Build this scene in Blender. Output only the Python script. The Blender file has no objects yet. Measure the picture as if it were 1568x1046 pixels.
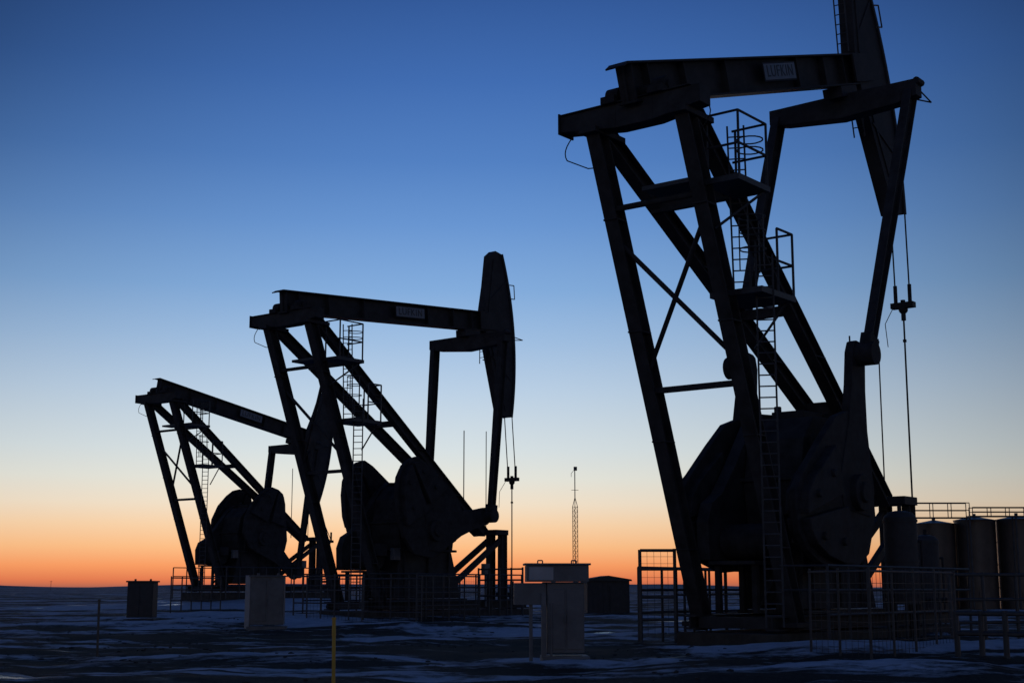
import bpy, bmesh, math, random
from mathutils import Vector, Matrix, noise
random.seed(7)
sc=bpy.context.scene
COL=sc.collection

# ------------------------------------------------------------------ materials
def srgb(r,g,b):
    f=lambda c:(c/255/12.92) if c/255<=.04045 else ((c/255+.055)/1.055)**2.4
    return (f(r),f(g),f(b),1)
def mat(name,col,rough=.6,metal=0.,var=.4,scale=3.,bump=.1,spec=.5):
    m=bpy.data.materials.new(name); m.use_nodes=True; nt=m.node_tree; N=nt.nodes; L=nt.links
    b=N['Principled BSDF']; tc=N.new('ShaderNodeTexCoord')
    n=N.new('ShaderNodeTexNoise'); n.inputs['Scale'].default_value=scale; n.inputs['Detail'].default_value=8; n.inputs['Roughness'].default_value=.65
    L.new(tc.outputs['Object'],n.inputs['Vector'])
    r=N.new('ShaderNodeValToRGB'); r.color_ramp.elements[0].position=.3; r.color_ramp.elements[1].position=.7
    r.color_ramp.elements[0].color=tuple(c*(1-var) for c in col[:3])+(1,)
    r.color_ramp.elements[1].color=tuple(min(1,c*(1+var)) for c in col[:3])+(1,)
    L.new(n.outputs['Fac'],r.inputs['Fac']); L.new(r.outputs['Color'],b.inputs['Base Color'])
    mr=N.new('ShaderNodeMapRange'); mr.inputs['To Min'].default_value=max(.02,rough-.12); mr.inputs['To Max'].default_value=min(1,rough+.15)
    L.new(n.outputs['Fac'],mr.inputs['Value']); L.new(mr.outputs['Result'],b.inputs['Roughness'])
    b.inputs['Metallic'].default_value=metal; b.inputs['Specular IOR Level'].default_value=spec
    if bump>0:
        n2=N.new('ShaderNodeTexNoise'); n2.inputs['Scale'].default_value=scale*8; n2.inputs['Detail'].default_value=4
        L.new(tc.outputs['Object'],n2.inputs['Vector'])
        bp=N.new('ShaderNodeBump'); bp.inputs['Strength'].default_value=bump; bp.inputs['Distance'].default_value=.02
        L.new(n2.outputs['Fac'],bp.inputs['Height']); L.new(bp.outputs['Normal'],b.inputs['Normal'])
    return m
M_steel=mat('dark_painted_steel',(.042,.042,.046),.65,0,.5,1.6,spec=.22)
M_head=mat('horsehead_paint',(.045,.045,.05),.65,0,.45,1.2,spec=.22)
M_cable=mat('wire_rope',(.03,.03,.03),.6,.5)
M_cast=mat('cast_iron_weight',(.036,.036,.04),.75,0,.55,2,spec=.2)
M_conc=mat('concrete',(.07,.065,.06),.95,0,.4,2,.4,spec=.2)
M_plate=mat('nameplate_paint',(.17,.20,.25),.5,0,.2)
M_letter=mat('letter_paint',(.03,.035,.045),.5,0,.2)
M_grate=mat('galvanised_steel',(.06,.065,.075),.55,.4)
M_cab=mat('cabinet_enamel',(.38,.39,.42),.55,0,.2,1.5,.05)
M_cabd=mat('cabinet_grey',(.14,.145,.155),.6,0,.35,1.5,.05)
M_tank=mat('tank_paint',(.075,.062,.055),.42,.25,.35,.8,.05)
M_yel=mat('yellow_marker',(.6,.38,.06),.5,0,.2)
M_wood=mat('weathered_wood',(.12,.1,.08),.9,0,.3)
M_shed=mat('shed_cladding',(.05,.05,.055),.75,0,.3)

# ------------------------------------------------------------------ mesh helpers
def new_obj(name,bm,m,parent=None,loc=None,rot=None,bevel=0,smooth=False):
    bmesh.ops.recalc_face_normals(bm,faces=bm.faces)
    me=bpy.data.meshes.new(name); bm.to_mesh(me); bm.free()
    o=bpy.data.objects.new(name,me); COL.objects.link(o); me.materials.append(m)
    if parent: o.parent=parent
    if loc: o.location=loc
    if rot: o.rotation_euler=rot
    if smooth:
        for p in me.polygons: p.use_smooth=True
        md=o.modifiers.new('es','EDGE_SPLIT'); md.split_angle=math.radians(35)
    if bevel:
        md=o.modifiers.new('bevel','BEVEL'); md.width=bevel; md.segments=2; md.limit_method='ANGLE'
    return o
def empty(name,loc=(0,0,0),rz=0):
    e=bpy.data.objects.new(name,None); COL.objects.link(e); e.location=loc; e.rotation_euler=(0,0,rz); e.empty_display_size=.5
    return e
def box(bm,c,s,M=None):
    mt=Matrix.Translation(c)
    if M: mt=mt@M.to_4x4()
    mt=mt@Matrix.Diagonal((s[0],s[1],s[2],1))
    bmesh.ops.create_cube(bm,size=1,matrix=mt)
def frame(A,B,side=Vector((0,1,0))):
    d=(Vector(B)-Vector(A)).normalized()
    n=side.cross(d)
    if n.length<1e-3: n=Vector((1,0,0)).cross(d)
    n.normalize(); s=d.cross(n).normalized()
    return Matrix((n,s,d)).transposed(),(Vector(B)-Vector(A)).length
def bar(bm,A,B,w,d):            # w along in-plane normal, d along side axis
    R,l=frame(A,B); box(bm,(Vector(A)+Vector(B))/2,(w,d,l),R)
def hbar(bm,A,B,w,d,tf=.05,tw=.05):
    R,l=frame(A,B); c=(Vector(A)+Vector(B))/2; n=R@Vector((1,0,0))
    box(bm,c,(w-2*tf-.004,tw,l),R)
    box(bm,c+n*(w/2-tf/2),(tf,d,l),R); box(bm,c-n*(w/2-tf/2),(tf,d,l),R)
def cyl(bm,A,B,r,n=12,r2=None):
    R,l=frame(A,B); c=(Vector(A)+Vector(B))/2
    bmesh.ops.create_cone(bm,cap_ends=True,segments=n,radius1=r,radius2=r if r2 is None else r2,depth=l,matrix=Matrix.Translation(c)@R.to_4x4())
def prism(bm,poly,v0,v1):
    a=[bm.verts.new((p[0],v0,p[1])) for p in poly]; b=[bm.verts.new((p[0],v1,p[1])) for p in poly]
    bm.faces.new(a); bm.faces.new(b[::-1]); n=len(poly)
    for i in range(n): bm.faces.new((a[i],b[i],b[(i+1)%n],a[(i+1)%n]))
def ladder(bm,A,B,s,width=.45,step=.3,r=.03):
    A=Vector(A);B=Vector(B);s=Vector(s).normalized()*width/2
    cyl(bm,A-s,B-s,r,6); cyl(bm,A+s,B+s,r,6)
    n=int((B-A).length/step)
    for i in range(1,n):
        p=A+(B-A)*i/n; cyl(bm,p-s,p+s,r*.7,5)
def poly_tube(bm,pts,r=.03,n=6):
    for a,b in zip(pts,pts[1:]): cyl(bm,a,b,r,n)

# ------------------------------------------------------------------ pump jack
PHI=.666
def pump_jack(loc,beta,alpha,carrier_w):
    J=empty('oil_pump_jack',loc,math.pi/2-PHI)
    Ht=13.79; b=1.43
    rear=lambda w,sd:(5.4*(1-w/Ht),sd*(b+.05*(1-w/Ht)),w)
    front=lambda w,sd:(.64+20.3*(1-w/Ht),sd*(b-1.78*(1-w/Ht)),w)
    # samson post
    bm=bmesh.new()
    for sd in (1,-1):
        hbar(bm,rear(.3,sd),(0,sd*b,Ht+.1),.50,.42)
        hbar(bm,front(4.3,sd),(.5,sd*b,Ht+.08),.48,.40)
        box(bm,(.3,sd*b,Ht+.02),(1.5,.55,.16))
        box(bm,(rear(.4,sd)[0],sd*b,.4),(1.2,.8,.14))
        for w in (2.5,5.5,8.5,11.5):            # stiffener and splice plates
            p=rear(w,sd); box(bm,p,(.56,.44,.05))
        for w in (6.2,8.4,10.8):
            p=front(w,sd); box(bm,p,(.66,.42,.05))
    bar(bm,rear(6.9,1),rear(6.9,-1),.16,.16)
    cyl(bm,rear(11.8,1),rear(11.8,-1),.09,8)
    cyl(bm,rear(10.9,1),rear(7.5,-1),.075,8)
    cyl(bm,rear(11.3,-1),rear(7.4,1),.075,8)
    box(bm,(front(12.3,1)[0]-.15,0,12.3),(.16,2*front(12.3,1)[1]+.2,.5))
    box(bm,(front(7.05,1)[0],0,7.05),(.3,2*front(7.05,1)[1]+.1,.42))
    box(bm,(front(9.6,1)[0],0,9.6),(.2,2*front(9.6,1)[1]+.1,.3))
    # front post carrying the legs
    for sd in (1,-1):
        hbar(bm,(16.0,sd*.42,.2),(16.0,sd*.42,4.35),.5,.3)
        bar(bm,(11.2,sd*.5,1.2),(15.9,sd*.42,4.0),.3,.18)
    box(bm,(15.7,0,4.35),(1.1,1.3,.28))
    new_obj('samson_post',bm,M_steel,J,bevel=.012)
    # top cross beam
    bm=bmesh.new()
    a0,a1=2.50,-2.05
    for (va,ha),(vb,hb) in (((a0,.22),(.6,.34)),((.6,.34),(-.6,.34)),((-.6,.34),(a1,.24))):
        sec=[(-.28,1),(.28,1),(.28,-1),(-.28,-1)]
        va2=[bm.verts.new((x,va,14.15+(.27 if z>0 else .27-2*ha))) for x,z in sec]
        vb2=[bm.verts.new((x,vb,14.15+(.27 if z>0 else .27-2*hb))) for x,z in sec]
        bm.faces.new(va2); bm.faces.new(vb2[::-1])
        for i in range(4): bm.faces.new((va2[i],vb2[i],vb2[(i+1)%4],va2[(i+1)%4]))
    box(bm,(0,a0-.03,14.2),(.7,.05,.6)); box(bm,(0,.3,14.44),(.72,4.2,.035))
    new_obj('post_crossbeam',bm,M_steel,J,bevel=.012)
    bm=bmesh.new()
    for sd in (1,-1): box(bm,(0,sd*.75,14.52),(.9,.45,.2)); cyl(bm,(0,sd*.55,14.7),(0,sd*.95,14.7),.26,20)
    cyl(bm,(0,-1.0,14.7),(0,1.0,14.7),.13,16)
    new_obj('centre_bearing',bm,M_cast,J,smooth=True)
    bm=bmesh.new()
    pts=[(0,2.15+.35*math.sin(t*math.pi),13.95-1.05*t) for t in [i/10 for i in range(8)]]+[(.25,1.9,12.95),(.4,1.5,12.95)]
    poly_tube(bm,pts,.018,5)
    pts=[(.35,-1.7-.3*math.sin(i/8*math.pi),14.3-.9*i/8) for i in range(9)]
    poly_tube(bm,pts,.018,5)
    new_obj('cable_loop',bm,M_cable,J)
    # walking beam (own coordinates, rotated about the pivot)
    bm=bmesh.new()
    tb,bb=1.50,.40
    box(bm,(7.2,0,(tb+bb)/2),(15.3,.06,tb-bb-.11))
    box(bm,(7.15,0,tb-.03),(15.5,.62,.06)); box(bm,(7.2,0,bb+.03),(15.3,.62,.06))
    for u in (-.35,.5,2.5,5,9.9,12,13.6): box(bm,(u,0,(tb+bb)/2),(.04,.5,tb-bb-.124))
    bar(bm,(-.58,0,tb-.03),(-.80,0,tb-.12),.05,.6)
    box(bm,(13.5,0,.2),(1.3,.7,.36))
    new_obj('walking_beam',bm,M_steel,J,(0,0,13.965),(0,-beta,0),bevel=.008)
    # head
    bm=bmesh.new()
    R=17.3; a_t,a_b=math.asin(4.95/R),math.asin(-4.45/R)
    arc=[(R*math.cos(a_b+(a_t-a_b)*i/16),R*math.sin(a_b+(a_t-a_b)*i/16)) for i in range(17)]
    prof=arc+[(16.0,5.1),(15.55,4.8),(15.15,3.0),(14.75,1.6),(14.75,.4),(14.95,-.5),(15.8,-4.35)]
    prism(bm,prof,-.26,.26)
    for sd in (1,-1):
        for p,q in zip(arc,arc[1:]): bar(bm,(p[0]-.06,sd*.30,p[1]),(q[0]-.06,sd*.30,q[1]),.16,.08)
        bar(bm,(15.8,sd*.282,4.6),(15.1,sd*.282,1.5),.12,.04); bar(bm,(15.2,sd*.282,-.3),(16.2,sd*.282,-4.1),.12,.04)
        bar(bm,(15.3,sd*.284,2.2),(16.9,sd*.284,3.4),.1,.03); bar(bm,(15.2,sd*.284,-1.0),(16.9,sd*.284,-2.4),.1,.03)
        box(bm,(15.0,sd*.33,.98),(1.5,.08,1.0))
    new_obj('horse_head',bm,M_head,J,(0,0,13.965),(0,-beta,0),bevel=.01)
    bm=bmesh.new()
    if beta>.2:
        ladder(bm,(14.6,.1,1.6),(15.3,.1,5.0),(0,1,0),.4,.32,.028)
        for w in (2.4,4.4): cyl(bm,(14.75+.2*(w-1.6)/3.6*3,.1,w),(15.5,.1,w),.03,6)
    ladder(bm,(14.75,.1,-1.4),(14.9,.1,.3),(0,1,0),.4,.32,.028)
    for w in (-1.2,0): cyl(bm,(14.8,.1,w),(15.5,.1,w),.03,6)
    for w in (2.4,3.2): cyl(bm,(16.9,-.3,w),(17.5,-.3,w),.03,6)
    cyl(bm,(17.5,-.3,2.4),(17.5,-.3,3.2),.03,5)
    new_obj('head_ladder',bm,M_grate,J,(0,0,13.965),(0,-beta,0))
    bm=bmesh.new(); box(bm,(8.4,-.325,1.0),(2.2,.02,.5)); 
    new_obj('nameplate',bm,M_plate,J,(0,0,13.965),(0,-beta,0))
    bm=bmesh.new(); box(bm,(8.4,-.322,1.0),(2.3,.02,.6)); new_obj('nameplate_frame',bm,M_steel,J,(0,0,13.965),(0,-beta,0))
    tx=bpy.data.curves.new('lettering','FONT'); tx.body='LUFKIN'; tx.size=.52; tx.align_x='CENTER'; tx.align_y='CENTER'; tx.extrude=.004; tx.space_character=1.12
    to=bpy.data.objects.new('lettering',tx); COL.objects.link(to); tx.materials.append(M_letter); to.parent=J
    to.matrix_local=Matrix.Translation((0,0,13.965))@Matrix.Rotation(-beta,4,'Y')@Matrix.Translation((8.4,-.342,1.0))@Matrix.Rotation(math.pi/2,4,'X')
    # equaliser
    be=beta
    P=lambda u,w:(u*math.cos(be)-w*math.sin(be),13.965+u*math.sin(be)+w*math.cos(be))
    eu,ew=P(13.485,-.306)
    bm=bmesh.new()
    secs=[(-2.75,.28,.42),(-2.1,.36,.42),(0,.42,.5),(2.1,.32,.42),(2.7,.26,.4)]
    prev=None
    for v,hh,ww in secs:
        vs=[bm.verts.new((eu+x*ww,v,ew+.0+z)) for x,z in ((-.6,.36),(.6,.36),(.6,.36-2*hh),(-.6,.36-2*hh))]
        if prev:
            for i in range(4): bm.faces.new((prev[i],vs[i],vs[(i+1)%4],prev[(i+1)%4]))
        else: bm.faces.new(vs)
        prev=vs
    bm.faces.new(prev[::-1])
    poly_tube(bm,[(eu+.2,-2.6,ew+.2),(eu+1.7,-2.5,ew+.1),(eu+.3,-2.2,ew-.05)],.03)
    cyl(bm,(eu-.25,-2.76,ew+.3),(eu+.25,-2.76,ew+.3),.12,8)
    new_obj('equalizer_bar',bm,M_steel,J,bevel=.02)
    # cranks: arm to the wrist pin, counterweight lobe 111 degrees ahead of it
    cu,cw=8.53,4.2; CR=4.24; ca,sa=math.cos(alpha),math.sin(alpha)
    pu,pw=cu+CR*ca,cw+CR*sa
    arm=[(CR+.42,.15),(CR+.35,.32),(CR,.46),(3.2,.50),(2.0,.66),(1.0,.95),(.2,1.2),(-.6,.9)]
    arm=arm+[(x,-y) for x,y in arm[::-1]]
    wa=alpha+math.radians(109); cb,sb=math.cos(wa),math.sin(wa)
    lob=[(-1.1,.9),(-.3,1.9),(.8,2.15),(2.0,1.95),(3.0,1.45),(3.6,1.0),(3.95,.45),(4.0,-.2),(3.85,-.75),(3.3,-1.15),(1.8,-1.9),(.7,-2.4),(-.1,-2.45),(-.8,-2.1),(-1.3,-1.2)]
    tr=lambda pts,c=ca,s=sa:[(cu+x*c-y*s,cw+x*s+y*c) for x,y in pts]
    w1=[(1.2,.2),(1.3,1.85),(1.9,1.75),(2.9,1.3),(3.5,.85),(3.75,.4),(3.8,.06)]
    w2=[(1.4,-.2),(1.5,-1.65),(3.1,-1.0),(3.6,-.65),(3.8,-.2),(3.8,-.06)]
    for sd in (1,-1):
        bm=bmesh.new()
        prism(bm,tr(arm),sd*1.72,sd*1.99)
        prism(bm,tr(lob,cb,sb),sd*1.735,sd*1.96)
        for wt in (w1,w2): prism(bm,tr(wt,cb,sb),sd*1.50,sd*2.24)
        cyl(bm,(cu,sd*1.3,cw),(cu,sd*2.2,cw),.55,24); cyl(bm,(cu,sd*2.1,cw),(cu,sd*2.3,cw),.3,16)
        for q in ((1.9,1.1),(2.0,-.9),(3.1,.7),(3.1,-.5)):
            x,y=tr([q],cb,sb)[0]; cyl(bm,(x,sd*2.2,y),(x,sd*2.34,y),.12,8)
        new_obj('crank_and_counterweight',bm,M_cast,J,bevel=.03)
        bm=bmesh.new(); v=sd*2.28
        cyl(bm,(pu,sd*1.9,pw),(pu,sd*2.55,pw),.36,20)
        d=Vector((eu-pu,0,ew-pw)).normalized()
        box(bm,(pu+d.x*.25,v,pw+d.z*.25),(.62,.34,.7),frame((pu,v,pw),(eu,v,ew))[0])
        new_obj('wrist_pin_bearing',bm,M_cast,J,smooth=True)
        bm=bmesh.new()
        A=Vector((pu,v,pw)); B=Vector((eu,sd*2.46,ew)); R3,l=frame(A,B); n=R3@Vector((1,0,0)); s3=R3@Vector((0,1,0))
        for k in (-1,1):
            q=[]
            for P0,hw in ((A,.15),(A+(B-A)*.75,.24),(B,.24)):
                c=P0+n*k*hw; q.append([bm.verts.new(c+n*.02+s3*.15),bm.verts.new(c+n*.02-s3*.15),bm.verts.new(c-n*.02-s3*.15),bm.verts.new(c-n*.02+s3*.15)])
            for a,b2 in zip(q,q[1:]):
                for i in range(4): bm.faces.new((a[i],b2[i],b2[(i+1)%4],a[(i+1)%4]))
            bm.faces.new(q[0]); bm.faces.new(q[-1][::-1])
        q=[]
        for P0,hw in ((A,.128),(A+(B-A)*.75,.218),(B,.218)):
            q.append([bm.verts.new(P0+n*hw+s3*.02),bm.verts.new(P0+n*hw-s3*.02),bm.verts.new(P0-n*hw-s3*.02),bm.verts.new(P0-n*hw+s3*.02)])
        for a,b2 in zip(q,q[1:]):
            for i in range(4): bm.faces.new((a[i],b2[i],b2[(i+1)%4],a[(i+1)%4]))
        new_obj('pitman_arm',bm,M_steel,J)
    # gearbox on pedestal
    bm=bmesh.new()
    prism(bm,[(7.1,3.2),(6.9,4.4),(7.2,5.8),(7.9,6.5),(10.4,6.6),(11.1,6.0),(11.3,4.4),(11.1,3.2)],-.95,.95)
    box(bm,(9.1,0,3.22),(4.4,2.2,.12)); box(bm,(9.1,0,4.6),(4.6,2.1,.12)); box(bm,(8.9,.1,6.62),(1.3,1.1,.3))
    for u in (7.6,8.6,10.0,10.7):
        for sd in (1,-1): box(bm,(u,sd*1.0,3.9),(.08,.14,1.28)); box(bm,(u,sd*1.0,5.3),(.08,.14,1.2))
    cyl(bm,(8.4,.5,6.5),(8.4,.5,6.95),.12,10); cyl(bm,(10.3,-.3,6.5),(10.3,-.3,6.85),.2,10)
    for sd in (1,-1): cyl(bm,(cu,sd*.9,cw),(cu,sd*1.32,cw),.9,28); cyl(bm,(10.0,sd*.9,5.6),(10.0,sd*1.08,5.6),.5,24)
    new_obj('gear_reducer',bm,M_cast,J,bevel=.03)
    bm=bmesh.new()
    for v in (-.9,.9):
        prism(bm,[(6.6,.8),(7.1,3.15),(11.0,3.15),(11.8,.8)],v-.06,v+.06)
    for u in (7.3,9.1,10.7):
        for sd in (1,-1): box(bm,(u,sd*1.02,2.0),(.08,.14,2.3))
        box(bm,(u,0,2.0),(.08,1.6,2.2))
    new_obj('reducer_pedestal',bm,M_steel,J,bevel=.02)
    bm=bmesh.new()
    g=[(4.9,2.2),(4.85,3.3),(5.1,3.85),(5.7,4.15),(6.5,5.0),(7.6,6.3),(8.3,6.75),(9.2,6.8),(10.0,6.5),(10.5,5.7),(10.3,4.9),(8.6,3.1),(7.6,2.4),(6.6,2.2)]
    prism(bm,g,1.0,1.4)
    prism(bm,[(5.05,2.35),(5.05,3.3),(5.4,3.75),(6.7,4.9),(8.2,6.5),(9.4,6.55),(9.9,5.4),(7.4,2.9),(6.4,2.35)],1.39,1.42)
    new_obj('belt_guard',bm,M_steel,J,bevel=.03)
    bm=bmesh.new()
    cyl(bm,(5.9,-.5,2.75),(5.9,.95,2.75),.5,24); box(bm,(5.9,.3,2.12),(2.0,1.5,.1))
    for u in (5.2,6.6):
        for v in (-.3,.9): box(bm,(u,v,1.4),(.16,.16,1.4))
    box(bm,(5.9,-.7,3.2),(.5,.4,.6)); bar(bm,(5.2,-.3,.8),(6.6,-.3,2.0),.1,.1)
    new_obj('drive_motor',bm,M_cast,J,smooth=True)
    bm=bmesh.new(); box(bm,(6.7,-.95,3.0),(.5,.25,.6)); box(bm,(10.2,-1.09,4.1),(.4,.03,.35)); box(bm,(13.2,-1.5,2.3),(.45,.25,.6)); box(bm,(13.2,-1.5,1.2),(.1,.1,1.7))
    new_obj('control_box',bm,M_cabd,J,bevel=.01)
    # skid base
    bm=bmesh.new()
    for sd in (1,-1): hbar(bm,(4.2,sd*1.3,.45),(17.0,sd*1.3,.45),.4,.4)
    for u in (4.6,7,9.5,12,14.5,16.7): box(bm,(u,0,.45),(.3,2.3,.32))
    box(bm,(9.4,0,.72),(5.4,2.3,.1))
    new_obj('skid_base',bm,M_steel,J)
    bm=bmesh.new(); box(bm,(10.6,0,-.1),(13.4,3.1,.56)); new_obj('concrete_pad',bm,M_conc,J,bevel=.03)
    # crank guard railing beside the machine
    bm=bmesh.new()
    for sd in (1,-1):
        for i in range(9): cyl(bm,(4.2+1.275*i,sd*3.0,-.3),(4.2+1.275*i,sd*3.0,2.0),.045,6)
        for w in (2.0,1.35,.7): cyl(bm,(4.2,sd*3.0,w),(14.4,sd*3.0,w),.04,6)
    for u in (4.2,14.4):
        for w in (2.0,1.35): cyl(bm,(u,-3.0,w),(u,-1.6,w),.035,6)
    new_obj('guard_railing',bm,M_grate,J)
    # platforms, rails
    bm=bmesh.new()
    box(bm,(1.75,-1.95,12.1),(1.75,1.1,.16)); box(bm,(.9,-.6,12.12),(.9,1.7,.12))
    for (u,v) in ((1.0,-2.45),(2.55,-2.45),(1.0,-1.5),(2.55,-1.5)): cyl(bm,(u,v,12.1),(u,v,13.95),.04,6)
    for w in (13.95,13.05):
        poly_tube(bm,[(1.0,-1.4,w),(1.0,-2.45,w),(2.55,-2.45,w),(2.55,-1.4,w)],.035)
    box(bm,(2.95,-1.7,9.25),(1.95,1.6,.16))
    bar(bm,(2.1,-1.45,9.25),(5.2,-1.1,9.4),.14,.14)
    for (u,v) in ((3.9,-2.45),(3.0,-2.45),(3.9,-1.3)): cyl(bm,(u,v,9.25),(u,v,11.1),.04,6)
    for w in (11.1,10.2): poly_tube(bm,[(3.0,-2.45,w),(3.9,-2.45,w),(3.9,-1.2,w)],.035)
    cyl(bm,(2.5,-2.4,12.05),(1.3,-1.5,10.9),.04,6); cyl(bm,(3.8,-2.3,9.2),(3.9,-1.2,8.0),.04,6)
    new_obj('service_platform',bm,M_grate,J)
    bm=bmesh.new()
    ladder(bm,(2.45,-1.65,9.3),(2.3,-1.65,14.0),(.45,-.9,0),.45,.3)
    ladder(bm,(2.5,-2.3,.4),(2.5,-2.3,10.3),(.45,-.9,0),.45,.3)
    def hoop(c,rad,w):
        pts=[(c[0]+rad*math.cos(t),c[1]+rad*math.sin(t),w) for t in [math.pi*2*i/14 for i in range(15)]]
        poly_tube(bm,pts,.022,5)
    for w in (11.4,11.0,10.5,13.3,13.6): hoop((2.55,-1.95),.36,w)
    for t in (0,2.1,3.3,4.6): cyl(bm,(2.55+.36*math.cos(t),-1.95+.36*math.sin(t),9.9),(2.55+.36*math.cos(t),-1.95+.36*math.sin(t),11.4),.02,5)
    new_obj('ladder',bm,M_grate,J)
    # bridle, carrier bar, polished rod, wellhead
    bm=bmesh.new(); ru=17.38
    hb=P(17.3*math.cos(a_b),17.3*math.sin(a_b))
    for sd in (1,-1): cyl(bm,(hb[0],sd*.27,hb[1]+.2),(ru,sd*.27,carrier_w+.1),.03,6); cyl(bm,(ru,sd*.27,carrier_w),(ru,sd*.27,carrier_w+.75),.075,8)
    box(bm,(ru,0,carrier_w),(.3,.85,.2)); cyl(bm,(ru,0,carrier_w-.55),(ru,0,carrier_w+.2),.09,8)
    bmesh.ops.create_uvsphere(bm,u_segments=12,v_segments=8,radius=.17,matrix=Matrix.Translation((ru,0,carrier_w-.15)))
    cyl(bm,(ru,0,1.4),(ru,0,carrier_w),.035,6)
    box(bm,(ru,0,carrier_w-1.3),(.1,.1,.1))
    poly_tube(bm,[(ru-.1,.3,carrier_w),(ru-.5,.5,carrier_w-.7),(ru-.8,.3,carrier_w-1.6)],.015,5)
    cyl(bm,(13.6,.4,4.4),(13.6,.4,9.9),.03,5); cyl(bm,(15.05,0,4.3),(15.05,0,9.95),.025,5)
    new_obj('bridle_and_polished_rod',bm,M_cable,J)
    bm=bmesh.new()
    cyl(bm,(ru,0,-.2),(ru,0,.7),.28,16); cyl(bm,(ru,0,.6),(ru,0,.72),.42,16); cyl(bm,(ru,0,.7),(ru,0,1.3),.16,12); cyl(bm,(ru,0,1.2),(ru,0,1.7),.11,12)
    cyl(bm,(ru,-1.1,1.0),(ru,1.1,1.0),.09,10); cyl(bm,(ru,-.8,1.0),(ru,-.8,1.35),.04,6); cyl(bm,(ru-.22,-.8,1.35),(ru+.22,-.8,1.35),.03,6)
    new_obj('wellhead',bm,M_cast,J,smooth=True)
    return J
pump_jack((3.462,37,.092),.311,math.radians(83.6),11.5)
pump_jack((-10.744,67.496,.178),.082,math.radians(12.1),7.4)
pump_jack((-25.618,102.815,1.0),-.166,math.radians(-38),4.2)

# ------------------------------------------------------------------ ground
def hgt(x,y):
    r=math.hypot(x,y)
    n=noise.fractal(Vector((x*.09,y*.09,3.1)),1.0,2.0,5)
    n2=noise.fractal(Vector((x*.45,y*.45,8.1)),1.0,2.0,5)
    k=1/(1+(r/400)**2)
    z=.13*n*k+.09*n2*k*min(1,60/max(r,1))
    def g(cx,cy,sx,sy,a): return a*math.exp(-((x-cx)/sx)**2-((y-cy)/sy)**2)
    z+=g(8.5,33.5,3.8,2.0,.36)+g(5.4,36,2.4,1.4,.24)+g(13,36.5,4,2,.27)+g(-9.5,57,7,2.5,.34)+g(-3,53,4,2,.28)+g(-14,70,6,3,.38)+g(1.2,28.3,2,1,.1)
    z+=g(-17,110,14,11,.8)+g(-5,75,8,7,.12)+g(6.2,25,2.8,1.8,.22)+g(-6,31,3,1.5,.15)+g(-9,24,3.5,1.5,.15)
    return z-.02
bm=bmesh.new()
angs=[math.radians(90-32+64*i/299) for i in range(300)]
rest=[math.radians(90+32+296*i/60) for i in range(1,60)]
angs+=rest
rs=[0.6*(9000/.6)**(i/460) for i in range(461)]
rings=[]
for r in rs:
    rings.append([bm.verts.new((r*math.cos(a),r*math.sin(a),hgt(r*math.cos(a),r*math.sin(a)))) for a in angs])
n=len(angs)
for a,b_ in zip(rings,rings[1:]):
    for i in range(n): bm.faces.new((a[i],a[(i+1)%n],b_[(i+1)%n],b_[i]))
bm.faces.new(rings[0])
G=bpy.data.materials.new('snowy_ground'); G.use_nodes=True; nt=G.node_tree; N=nt.nodes; L=nt.links; pb=N['Principled BSDF']
geo=N.new('ShaderNodeNewGeometry')
def mp(sx,sy,rz=0,off=(0,0,0)):
    m=N.new('ShaderNodeMapping'); m.inputs['Scale'].default_value=(sx,sy,1); m.inputs['Rotation'].default_value=(0,0,rz); m.inputs['Location'].default_value=off; L.new(geo.outputs['Position'],m.inputs['Vector']); return m.outputs[0]
def nz(vec,scale,det=8,dist=0,rough=.6):
    t=N.new('ShaderNodeTexNoise'); t.inputs['Scale'].default_value=scale; t.inputs['Detail'].default_value=det; t.inputs['Distortion'].default_value=dist; t.inputs['Roughness'].default_value=rough; L.new(vec,t.inputs['Vector']); return t.outputs['Fac']
def ma(op,a,b=None,cl=False):
    m=N.new('ShaderNodeMath'); m.operation=op; m.use_clamp=cl
    for i,v in enumerate((a,b)):
        if v is None: continue
        if isinstance(v,(int,float)): m.inputs[i].default_value=v
        else: L.new(v,m.inputs[i])
    return m.outputs[0]
def ramp(v,stops):
    r=N.new('ShaderNodeValToRGB'); cr=r.color_ramp
    while len(cr.elements)<len(stops): cr.elements.new(.5)
    for e,(p,c) in zip(cr.elements,stops): e.position=p; e.color=c if len(c)==4 else tuple(c)+(1,)
    L.new(v,r.inputs['Fac']); return r.outputs['Color']
patch=nz(mp(1,1.2),.13,12,.6,.66); streak=nz(mp(.05,.20,.15),1.0,9,.6,.65); fine=nz(mp(1,1),1.8,9,.3,.72); huge=nz(mp(.004,.012),1,6,.5); vf=nz(mp(1,1),11,4,0,.7)
m1=ma('ADD',ma('MULTIPLY',patch,.62),ma('MULTIPLY',streak,.38))
m1=ma('ADD',m1,ma('MULTIPLY',ma('SUBTRACT',fine,.5),.18))
m1=ma('ADD',m1,ma('MULTIPLY',ma('SUBTRACT',huge,.5),.25))
spx=N.new('ShaderNodeSeparateXYZ'); L.new(geo.outputs['Position'],spx.inputs[0]); PX,PY,PZ=spx.outputs
m1=ma('ADD',m1,ma('MULTIPLY',ma('MINIMUM',PZ,.4),.32))
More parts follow.
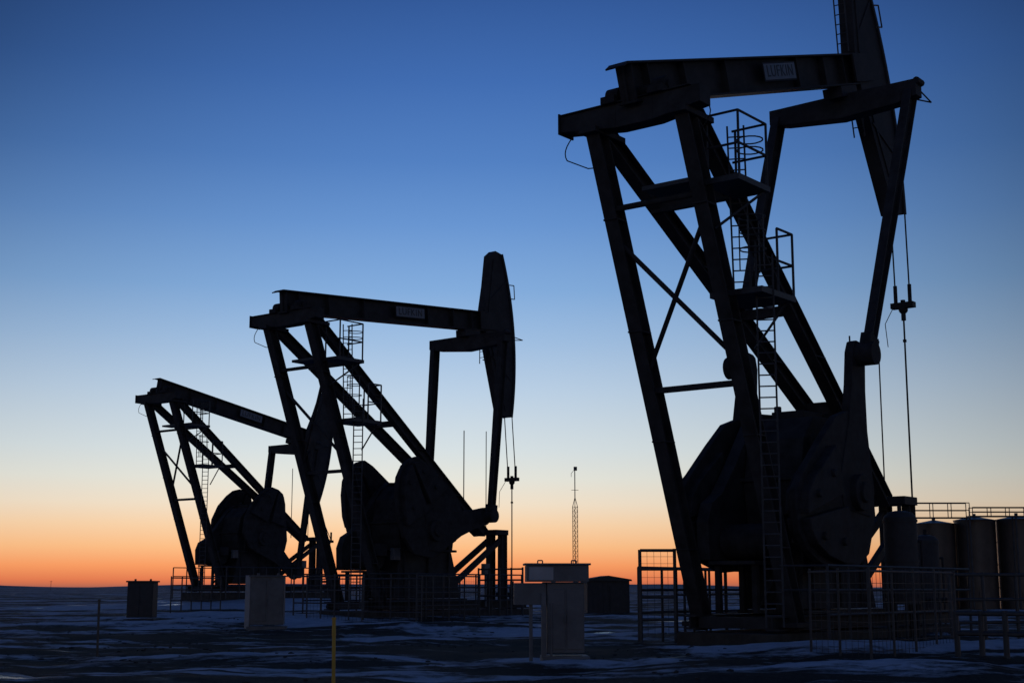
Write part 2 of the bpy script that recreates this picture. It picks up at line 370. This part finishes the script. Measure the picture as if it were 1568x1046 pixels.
# wheel tracks pressed through the snow
wob=ma('MULTIPLY',ma('SUBTRACT',nz(mp(1,1),.05,3),.5),7)
for sl,c0,wd in ((.10,21.5,.3),(.10,23.6,.3),(-.22,27.0,.35),(-.22,29.3,.35),(.04,39,.7),(.04,42.5,.7),(.9,17,.3),(.9,19.6,.3),(.05,52,.9)):
    v=ma('ADD',ma('ADD',PY,ma('MULTIPLY',PX,sl)),wob)
    dd=ma('DIVIDE',ma('ABSOLUTE',ma('SUBTRACT',v,c0)),wd)
    m1=ma('SUBTRACT',m1,ma('MULTIPLY',ma('SUBTRACT',1,dd,True),.14))
snow=ramp(m1,[(.484,(0,0,0)),(.497,(.25,.25,.25)),(.535,(1,1,1))])
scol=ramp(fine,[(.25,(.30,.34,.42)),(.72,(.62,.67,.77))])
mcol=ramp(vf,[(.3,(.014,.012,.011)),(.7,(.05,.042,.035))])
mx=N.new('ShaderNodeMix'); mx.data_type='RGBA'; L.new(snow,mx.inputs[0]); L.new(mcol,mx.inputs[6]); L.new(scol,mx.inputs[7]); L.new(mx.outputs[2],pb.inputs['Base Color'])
ice=ramp(nz(mp(.25,.6),.7,6,.6),[(.61,(.9,.9,.9)),(.68,(.25,.25,.25))])
L.new(ice,pb.inputs['Roughness']); pb.inputs['Specular IOR Level'].default_value=.16
bp=N.new('ShaderNodeBump'); bp.inputs['Strength'].default_value=.9; bp.inputs['Distance'].default_value=.08
L.new(ma('ADD',ma('MULTIPLY',fine,1),ma('ADD',ma('MULTIPLY',snow,.8),ma('MULTIPLY',vf,.25))),bp.inputs['Height']); L.new(bp.outputs[0],pb.inputs['Normal'])
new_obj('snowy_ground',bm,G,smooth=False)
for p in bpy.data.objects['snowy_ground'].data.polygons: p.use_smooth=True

# frozen clods of earth lying about the pads: one scattered mass
bm=bmesh.new()
for i in range(1500):
    y=random.uniform(14,60); x=random.uniform(-.4,.42)*y
    if noise.noise(Vector((x*.25,y*.25,5)))<.08: continue
    r=random.uniform(.015,.055)
    bmesh.ops.create_icosphere(bm,subdivisions=1,radius=r,matrix=Matrix.Translation((x,y,hgt(x,y)+r*.1))@Matrix.Rotation(random.uniform(0,6),4,'Z')@Matrix.Diagonal((random.uniform(.8,2.2),random.uniform(.8,1.6),random.uniform(.3,.7),1)))
for v in bm.verts: v.co+=Vector([random.uniform(-.01,.01) for _ in range(3)])
new_obj('frozen_earth_clods',bm,mat('frozen_earth',(.05,.045,.04),.95,0,.4))

# distant hills
bm=bmesh.new(); prev=None
for i in range(241):
    a=math.radians(90+40-80*i/240); R=3200
    x=R*math.cos(a); y=R*math.sin(a)
    hz=7+9*noise.fractal(Vector((x*.0012,1.7,0)),1,2,5)+ (7 if x<-900 else 0)*min(1,max(0,(-x-900)/400))
    hz=max(1.5,hz)
    cur=[bm.verts.new((x,y,-1)),bm.verts.new((x*1.06,y*1.06,hz)),bm.verts.new((x*1.2,y*1.2,-1))]
    if prev:
        bm.faces.new((prev[0],cur[0],cur[1],prev[1])); bm.faces.new((prev[1],cur[1],cur[2],prev[2]))
    prev=cur
new_obj('distant_hills',bm,mat('hill_snow',(.2,.21,.25),.9,0,.4,.01,0))

# ------------------------------------------------------------------ site furniture
def fence(pts,h,rails,sp=1.6,r=.035,mesh=False,name='pipe_fence',m=None):
    e=empty(name,(pts[0][0],pts[0][1],0)); bm=bmesh.new(); o=Vector((pts[0][0],pts[0][1],0))
    for A,B in zip(pts,pts[1:]):
        A=Vector((A[0],A[1],0))-o;B=Vector((B[0],B[1],0))-o; k=max(1,round((B-A).length/sp))
        for i in range(k+1):
            p=A+(B-A)*i/k; t=Vector((random.uniform(-.02,.02),random.uniform(-.02,.02),0))
            cyl(bm,p+Vector((0,0,-.2)),p+t+Vector((0,0,h+random.uniform(0,.05))),r*1.15,7)
        for z in rails: cyl(bm,A+Vector((0,0,z)),B+Vector((0,0,z)),r,7)
        if mesh:
            kk=int((B-A).length/.2)
            for i in range(kk): p=A+(B-A)*i/kk; cyl(bm,p+Vector((0,0,.1)),p+Vector((0,0,h)),.006,3)
            for i in range(1,int(h/.2)): cyl(bm,A+Vector((0,0,.2*i)),B+Vector((0,0,.2*i)),.006,3)
    new_obj('rails_and_posts',bm,m or M_grate,e); return e
X=lambda px,Y:(px-784)/2178*Y
fence([(X(978,42),42),(X(1030,42),42)],2.6,(2.58,2.05,1.25,.6),.99,.045,True)
fence([(X(1032,43),43),(X(1150,48),48)],2.05,(2.05,1.3,.7),1.2)
fence([(X(733,75),75),(X(800,73),73)],2.5,(2.45,1.9,1.1),.8,.045)
fence([(X(640,66),66),(X(735,71),71)],2.1,(2.05,1.3,.7),1.5,mesh=True)
fence([(X(455,69),69),(X(560,66),66)],2.1,(2.05,1.4,.8),.9)
fence([(X(475,58),58),(X(648,54),54)],1.9,(1.85,.6),2.6,.025,True)
fence([(X(270,80),80),(X(345,84),84)],2.1,(2.05,1.4,.8),.9)
fence([(X(1232,32),32),(X(1322,30),30),(X(1450,34),34)],1.9,(1.85,),1.4,.026,True,name='wire_fence')
fence([(X(1452,31),31),(X(1640,29.5),29.5)],1.0,(.97,.55),.55,.055)
fence([(X(1445,38),38),(X(1640,40),40)],1.9,(1.85,1.2,.6),1.1,.045)

def vessel(name,x,y,R,z0,z1,m):
    e=empty(name,(x,y,0)); bm=bmesh.new()
    cyl(bm,(0,0,z0),(0,0,z1),R,32)
    cyl(bm,(0,0,z1),(0,0,z1+R*.3),R,32,R*.75); cyl(bm,(0,0,z1+R*.3),(0,0,z1+R*.42),R*.75,32,R*.3)
    for z in (z0+.15,(z0+z1)/2,z1-.1): cyl(bm,(0,0,z-.04),(0,0,z+.04),R+.025,32)
    new_obj('shell',bm,m,e,smooth=True)
    bm=bmesh.new()
    for t in (.8,2.3,3.9,5.5): cyl(bm,(R*.9*math.cos(t),R*.9*math.sin(t),-.2),(R*.9*math.cos(t),R*.9*math.sin(t),z0+.3),.06,8)
    cyl(bm,(0,0,z1+R*.4),(0,0,z1+R*.4+.2),.07,8); cyl(bm,(R+.1,-.1,.2),(R+.1,-.1,z1*.8),.04,8); cyl(bm,(R+.12,-.1,z1*.8),(0,-.1,z1*.8),.04,8)
    new_obj('legs_and_pipes',bm,M_cast,e)
vessel('chemical_tank',12.35,45.6,.52,1.0,3.7,M_shed)
vessel('separator_vessel',X(1411,52),52,.46,.5,3.2,M_shed)

def cabinet(name,x,y,w,d,h,m,roof=.06,rz=0.,extras=None,md=None):
    md=md or M_cabd
    e=empty(name,(x,y,0),rz); bm=bmesh.new()
    box(bm,(0,0,h/2+.1),(w,d,h-.2)); box(bm,(0,0,.02),(w+.2,d+.2,.24))
    new_obj('body',bm,m,e,bevel=.015)
    bm=bmesh.new(); box(bm,(0,0,h+roof/2),(w+.12,d+.12,roof))
    box(bm,(-w*.25,-d/2-.012,h*.55),(w*.44,.02,h*.75)); box(bm,(w*.25,-d/2-.012,h*.55),(w*.44,.02,h*.75))
    box(bm,(-.02,-d/2-.04,h*.55),(.03,.04,.16))
    for k in (-.3,.3): cyl(bm,(w*k,0,h+roof),(w*k,0,h+roof+.08),.05,8)
    new_obj('doors_and_roof',bm,md,e,bevel=.006)
    if extras: extras(e)
    return e
def ex1(e):
    bm=bmesh.new(); box(bm,(-.16,0,1.79),(1.28,.6,.33)); new_obj('top_enclosure',bm,M_cabd,e,bevel=.01)
    bm=bmesh.new(); box(bm,(-.5,-.31,1.79),(.5,.015,.26)); new_obj('pale_label_panel',bm,M_cab,e)
    bm=bmesh.new(); box(bm,(-.16,0,1.98),(1.36,.7,.04)); 
    for k in (-.5,.2): poly_tube(bm,[(k-.05,0,2.0),(k-.05,0,2.06),(k+.05,0,2.06),(k+.05,0,2.0)],.015,6)
    box(bm,(-.72,-.1,1.38),(.66,.3,.44)); box(bm,(-.7,-.1,.6),(.07,.07,1.2)); box(bm,(-.45,-.28,.75),(.1,.1,1.3))
    cyl(bm,(-.3,-.35,0),(-.3,-.35,1.2),.025,6)
    new_obj('meter_box_and_post',bm,M_cabd,e,bevel=.006)
cabinet('electrical_cabinet',X(863,29.8),29.8,.76,.6,1.6,M_cabd,.02,.05,ex1)
def ex2(e):
    bm=bmesh.new(); box(bm,(-.70,-.1,1.0),(.18,.5,1.9)); new_obj('side_panel',bm,M_cab,e,bevel=.01)
cabinet('electrical_cabinet',X(416,52.5),52.5,1.2,.9,1.9,M_cabd,.05,.1,ex2)
cabinet('electrical_cabinet',X(227,65),65,1.15,.9,1.75,M_shed,.07,0,None,M_shed)

# shed
e=empty('equipment_shed',(X(924,86),86,0),.1); bm=bmesh.new()
box(bm,(0,0,.95),(2.5,2.6,1.9))
for i in range(9): box(bm,(-1.2+.3*i,-1.31,.95),(.04,.03,1.85))
new_obj('walls',bm,M_shed,e)
bm=bmesh.new()
prism(bm,[(-1.4,1.9),(-1.35,2.0),(0,2.22),(1.35,2.0),(1.4,1.9)],-1.45,1.45); new_obj('roof',bm,M_shed,e)
bm=bmesh.new(); box(bm,(.5,-1.34,.85),(.8,.04,1.6)); new_obj('door',bm,M_shed,e)

# marker posts
def post(name,x,y,h,r,m):
    bm=bmesh.new(); cyl(bm,(0,0,-.3),(0,0,h),r,10); cyl(bm,(0,0,h),(0,0,h+.03),r*1.25,10); cyl(bm,(0,0,h*.82),(0,0,h*.9),r*1.12,10)
    new_obj(name,bm,m,None,(x,y,0),(random.uniform(-.015,.015),random.uniform(-.015,.015),0))
post('marker_post',X(163,32.5),32.5,1.22,.026,M_wood)
post('yellow_marker_post',X(518,18.5),18.5,1.1,.024,M_yel)

# tanks
TY=100
def tank(px,h,R):
    e=empty('oil_storage_tank',(X(px,TY),TY,0)); bm=bmesh.new()
    bmesh.ops.create_cone(bm,cap_ends=True,segments=64,radius1=R,radius2=R,depth=h,matrix=Matrix.Translation((0,0,h/2)))
    bmesh.ops.create_cone(bm,cap_ends=True,segments=64,radius1=R+.05,radius2=.15,depth=.25,matrix=Matrix.Translation((0,0,h+.125)))
    new_obj('shell',bm,M_tank,e,smooth=True)
    bm=bmesh.new()
    for z in (.1,h*.25,h*.5,h*.75,h-.05):
        bmesh.ops.create_cone(bm,cap_ends=True,segments=64,radius1=R+.025,radius2=R+.025,depth=.07,matrix=Matrix.Translation((0,0,z)))
    cyl(bm,(0,0,h+.1),(0,0,h+.45),.12,10); cyl(bm,(R+.1,-.3,0),(R+.1,-.3,h),.06,8)
    box(bm,(0,-R-.02,.9),(.7,.1,.7))
    new_obj('bands_and_fittings',bm,M_tank,e,smooth=True)
for px,h in ((1425,5.9),(1487,6.15),(1551,6.2),(1617,6.2)): tank(px,h,1.4)
e=empty('tank_catwalk',(X(1395,97.6),97.6,0)); bm=bmesh.new()
x1=X(1478,97.6)-e.location.x; x2=X(1650,97.6)-e.location.x
box(bm,(x1/2,0,6.2),(x1,.8,.08)); box(bm,((x1+x2)/2,0,6.3),(x2-x1,.8,.08))
for a,b_,z,hh in ((0,x1,6.2,1.0),(x1+.2,x2,6.3,.6)):
    k=int((b_-a)/1.2)
    for i in range(k+1):
        p=a+(b_-a)*i/k
        for s in (-.38,.38): cyl(bm,(p,s,z),(p,s,z+hh),.03,6)
    for s in (-.38,.38):
        cyl(bm,(a,s,z+hh),(b_,s,z+hh),.035,6); cyl(bm,(a,s,z+hh*.5),(b_,s,z+hh*.5),.03,6)
for p in (0,x1,x2*.6): 
    for s in (-.35,.35): cyl(bm,(p,s,0),(p,s,6.25),.06,8)
for i in range(22): box(bm,(-.25*i,0,6.15-.285*i),(.3,.7,.04))
for s in (-.38,.38): cyl(bm,(0,s,6.15),(-5.4,s,.1),.05,6)
new_obj('walkway_and_rails',bm,M_grate,e)

# lattice mast
e=empty('lattice_radio_mast',(X(880,120),120,0)); bm=bmesh.new(); w=.24; H=8.2
cs=[(w*math.cos(t),w*math.sin(t)) for t in (math.pi/2,math.pi*7/6,math.pi*11/6)]
for c in cs: cyl(bm,(c[0],c[1],0),(c[0],c[1],H),.03,6); cyl(bm,(c[0],c[1],H),(0,0,H+.8),.03,6)
k=20
for i in range(k):
    for a in range(3):
        p=cs[a];q=cs[(a+1)%3]; z0=H*i/k; z1=H*(i+1)/k
        cyl(bm,(p[0],p[1],z0),(q[0],q[1],z1),.014,4); cyl(bm,(p[0],p[1],z1),(q[0],q[1],z1),.014,4)
cyl(bm,(0,0,H+.6),(0,0,11.4),.045,6); box(bm,(.05,0,11.4),(.28,.25,.32)); poly_tube(bm,[(-.05,0,11.3),(-.3,0,11.0),(-.3,0,10.7)],.02)
cyl(bm,(-.3,0,9.6),(.3,0,9.6),.02,5)
new_obj('mast',bm,M_grate,e)
bm=bmesh.new(); cyl(bm,(0,0,0),(0,0,6),.12,6); cyl(bm,(-.9,0,5.5),(.9,0,5.5),.06,5)
new_obj('utility_pole',bm,M_wood,None,(X(88,900),900,0))

# ------------------------------------------------------------------ world
w=bpy.data.worlds.new('World'); sc.world=w; w.use_nodes=True; nt=w.node_tree; N=nt.nodes; L=nt.links
for x_ in list(N): N.remove(x_)
out=N.new('ShaderNodeOutputWorld'); tc=N.new('ShaderNodeTexCoord'); sp=N.new('ShaderNodeSeparateXYZ'); L.new(tc.outputs['Generated'],sp.inputs[0])
x_,y_,z_=sp.outputs
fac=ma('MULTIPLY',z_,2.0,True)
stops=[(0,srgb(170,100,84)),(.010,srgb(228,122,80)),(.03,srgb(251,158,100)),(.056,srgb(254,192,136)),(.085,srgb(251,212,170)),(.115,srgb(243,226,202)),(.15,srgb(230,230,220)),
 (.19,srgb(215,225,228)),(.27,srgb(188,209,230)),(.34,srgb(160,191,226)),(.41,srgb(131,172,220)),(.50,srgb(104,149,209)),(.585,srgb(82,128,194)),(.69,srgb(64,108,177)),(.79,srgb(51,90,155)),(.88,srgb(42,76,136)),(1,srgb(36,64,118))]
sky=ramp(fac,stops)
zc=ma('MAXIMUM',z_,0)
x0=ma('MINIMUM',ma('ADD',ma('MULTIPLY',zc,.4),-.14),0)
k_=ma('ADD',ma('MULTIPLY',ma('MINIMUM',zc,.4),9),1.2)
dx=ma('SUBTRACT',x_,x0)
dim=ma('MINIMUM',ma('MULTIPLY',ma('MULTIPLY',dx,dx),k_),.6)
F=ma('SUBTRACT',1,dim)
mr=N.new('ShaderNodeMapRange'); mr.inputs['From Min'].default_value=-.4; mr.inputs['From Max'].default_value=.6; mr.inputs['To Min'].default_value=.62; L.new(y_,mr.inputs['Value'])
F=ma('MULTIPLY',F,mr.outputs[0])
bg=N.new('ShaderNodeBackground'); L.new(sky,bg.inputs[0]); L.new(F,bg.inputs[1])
ns=N.new('ShaderNodeTexSky'); ns.sky_type='NISHITA'; ns.sun_disc=False; ns.sun_elevation=math.radians(-1.5); ns.sun_rotation=math.radians(-8); ns.air_density=1; ns.dust_density=1
bg2=N.new('ShaderNodeBackground'); L.new(ns.outputs[0],bg2.inputs[0]); bg2.inputs[1].default_value=.004
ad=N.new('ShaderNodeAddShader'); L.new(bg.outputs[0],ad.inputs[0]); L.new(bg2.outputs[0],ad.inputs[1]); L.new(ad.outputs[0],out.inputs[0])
sl=bpy.data.lights.new('sun','SUN'); sl.energy=.03; sl.angle=math.radians(6); sl.color=(1,.6,.4)
so=bpy.data.objects.new('sun',sl); COL.objects.link(so)
d=Vector((math.sin(math.radians(-8)),math.cos(math.radians(-8)),math.tan(math.radians(1.0))))
so.rotation_euler=d.to_track_quat('Z','Y').to_euler()

# ------------------------------------------------------------------ camera
cam=bpy.data.objects.new('camera',bpy.data.cameras.new('camera')); COL.objects.link(cam)
cam.location=(0,0,1.5); cam.rotation_euler=(math.pi/2+math.atan(377/2178),0,0); cam.data.lens=50; cam.data.sensor_width=36; cam.data.clip_end=20000; cam.data.clip_start=.1
sc.camera=cam
sc.view_settings.view_transform='Standard'; sc.view_settings.look='None'; sc.view_settings.exposure=0
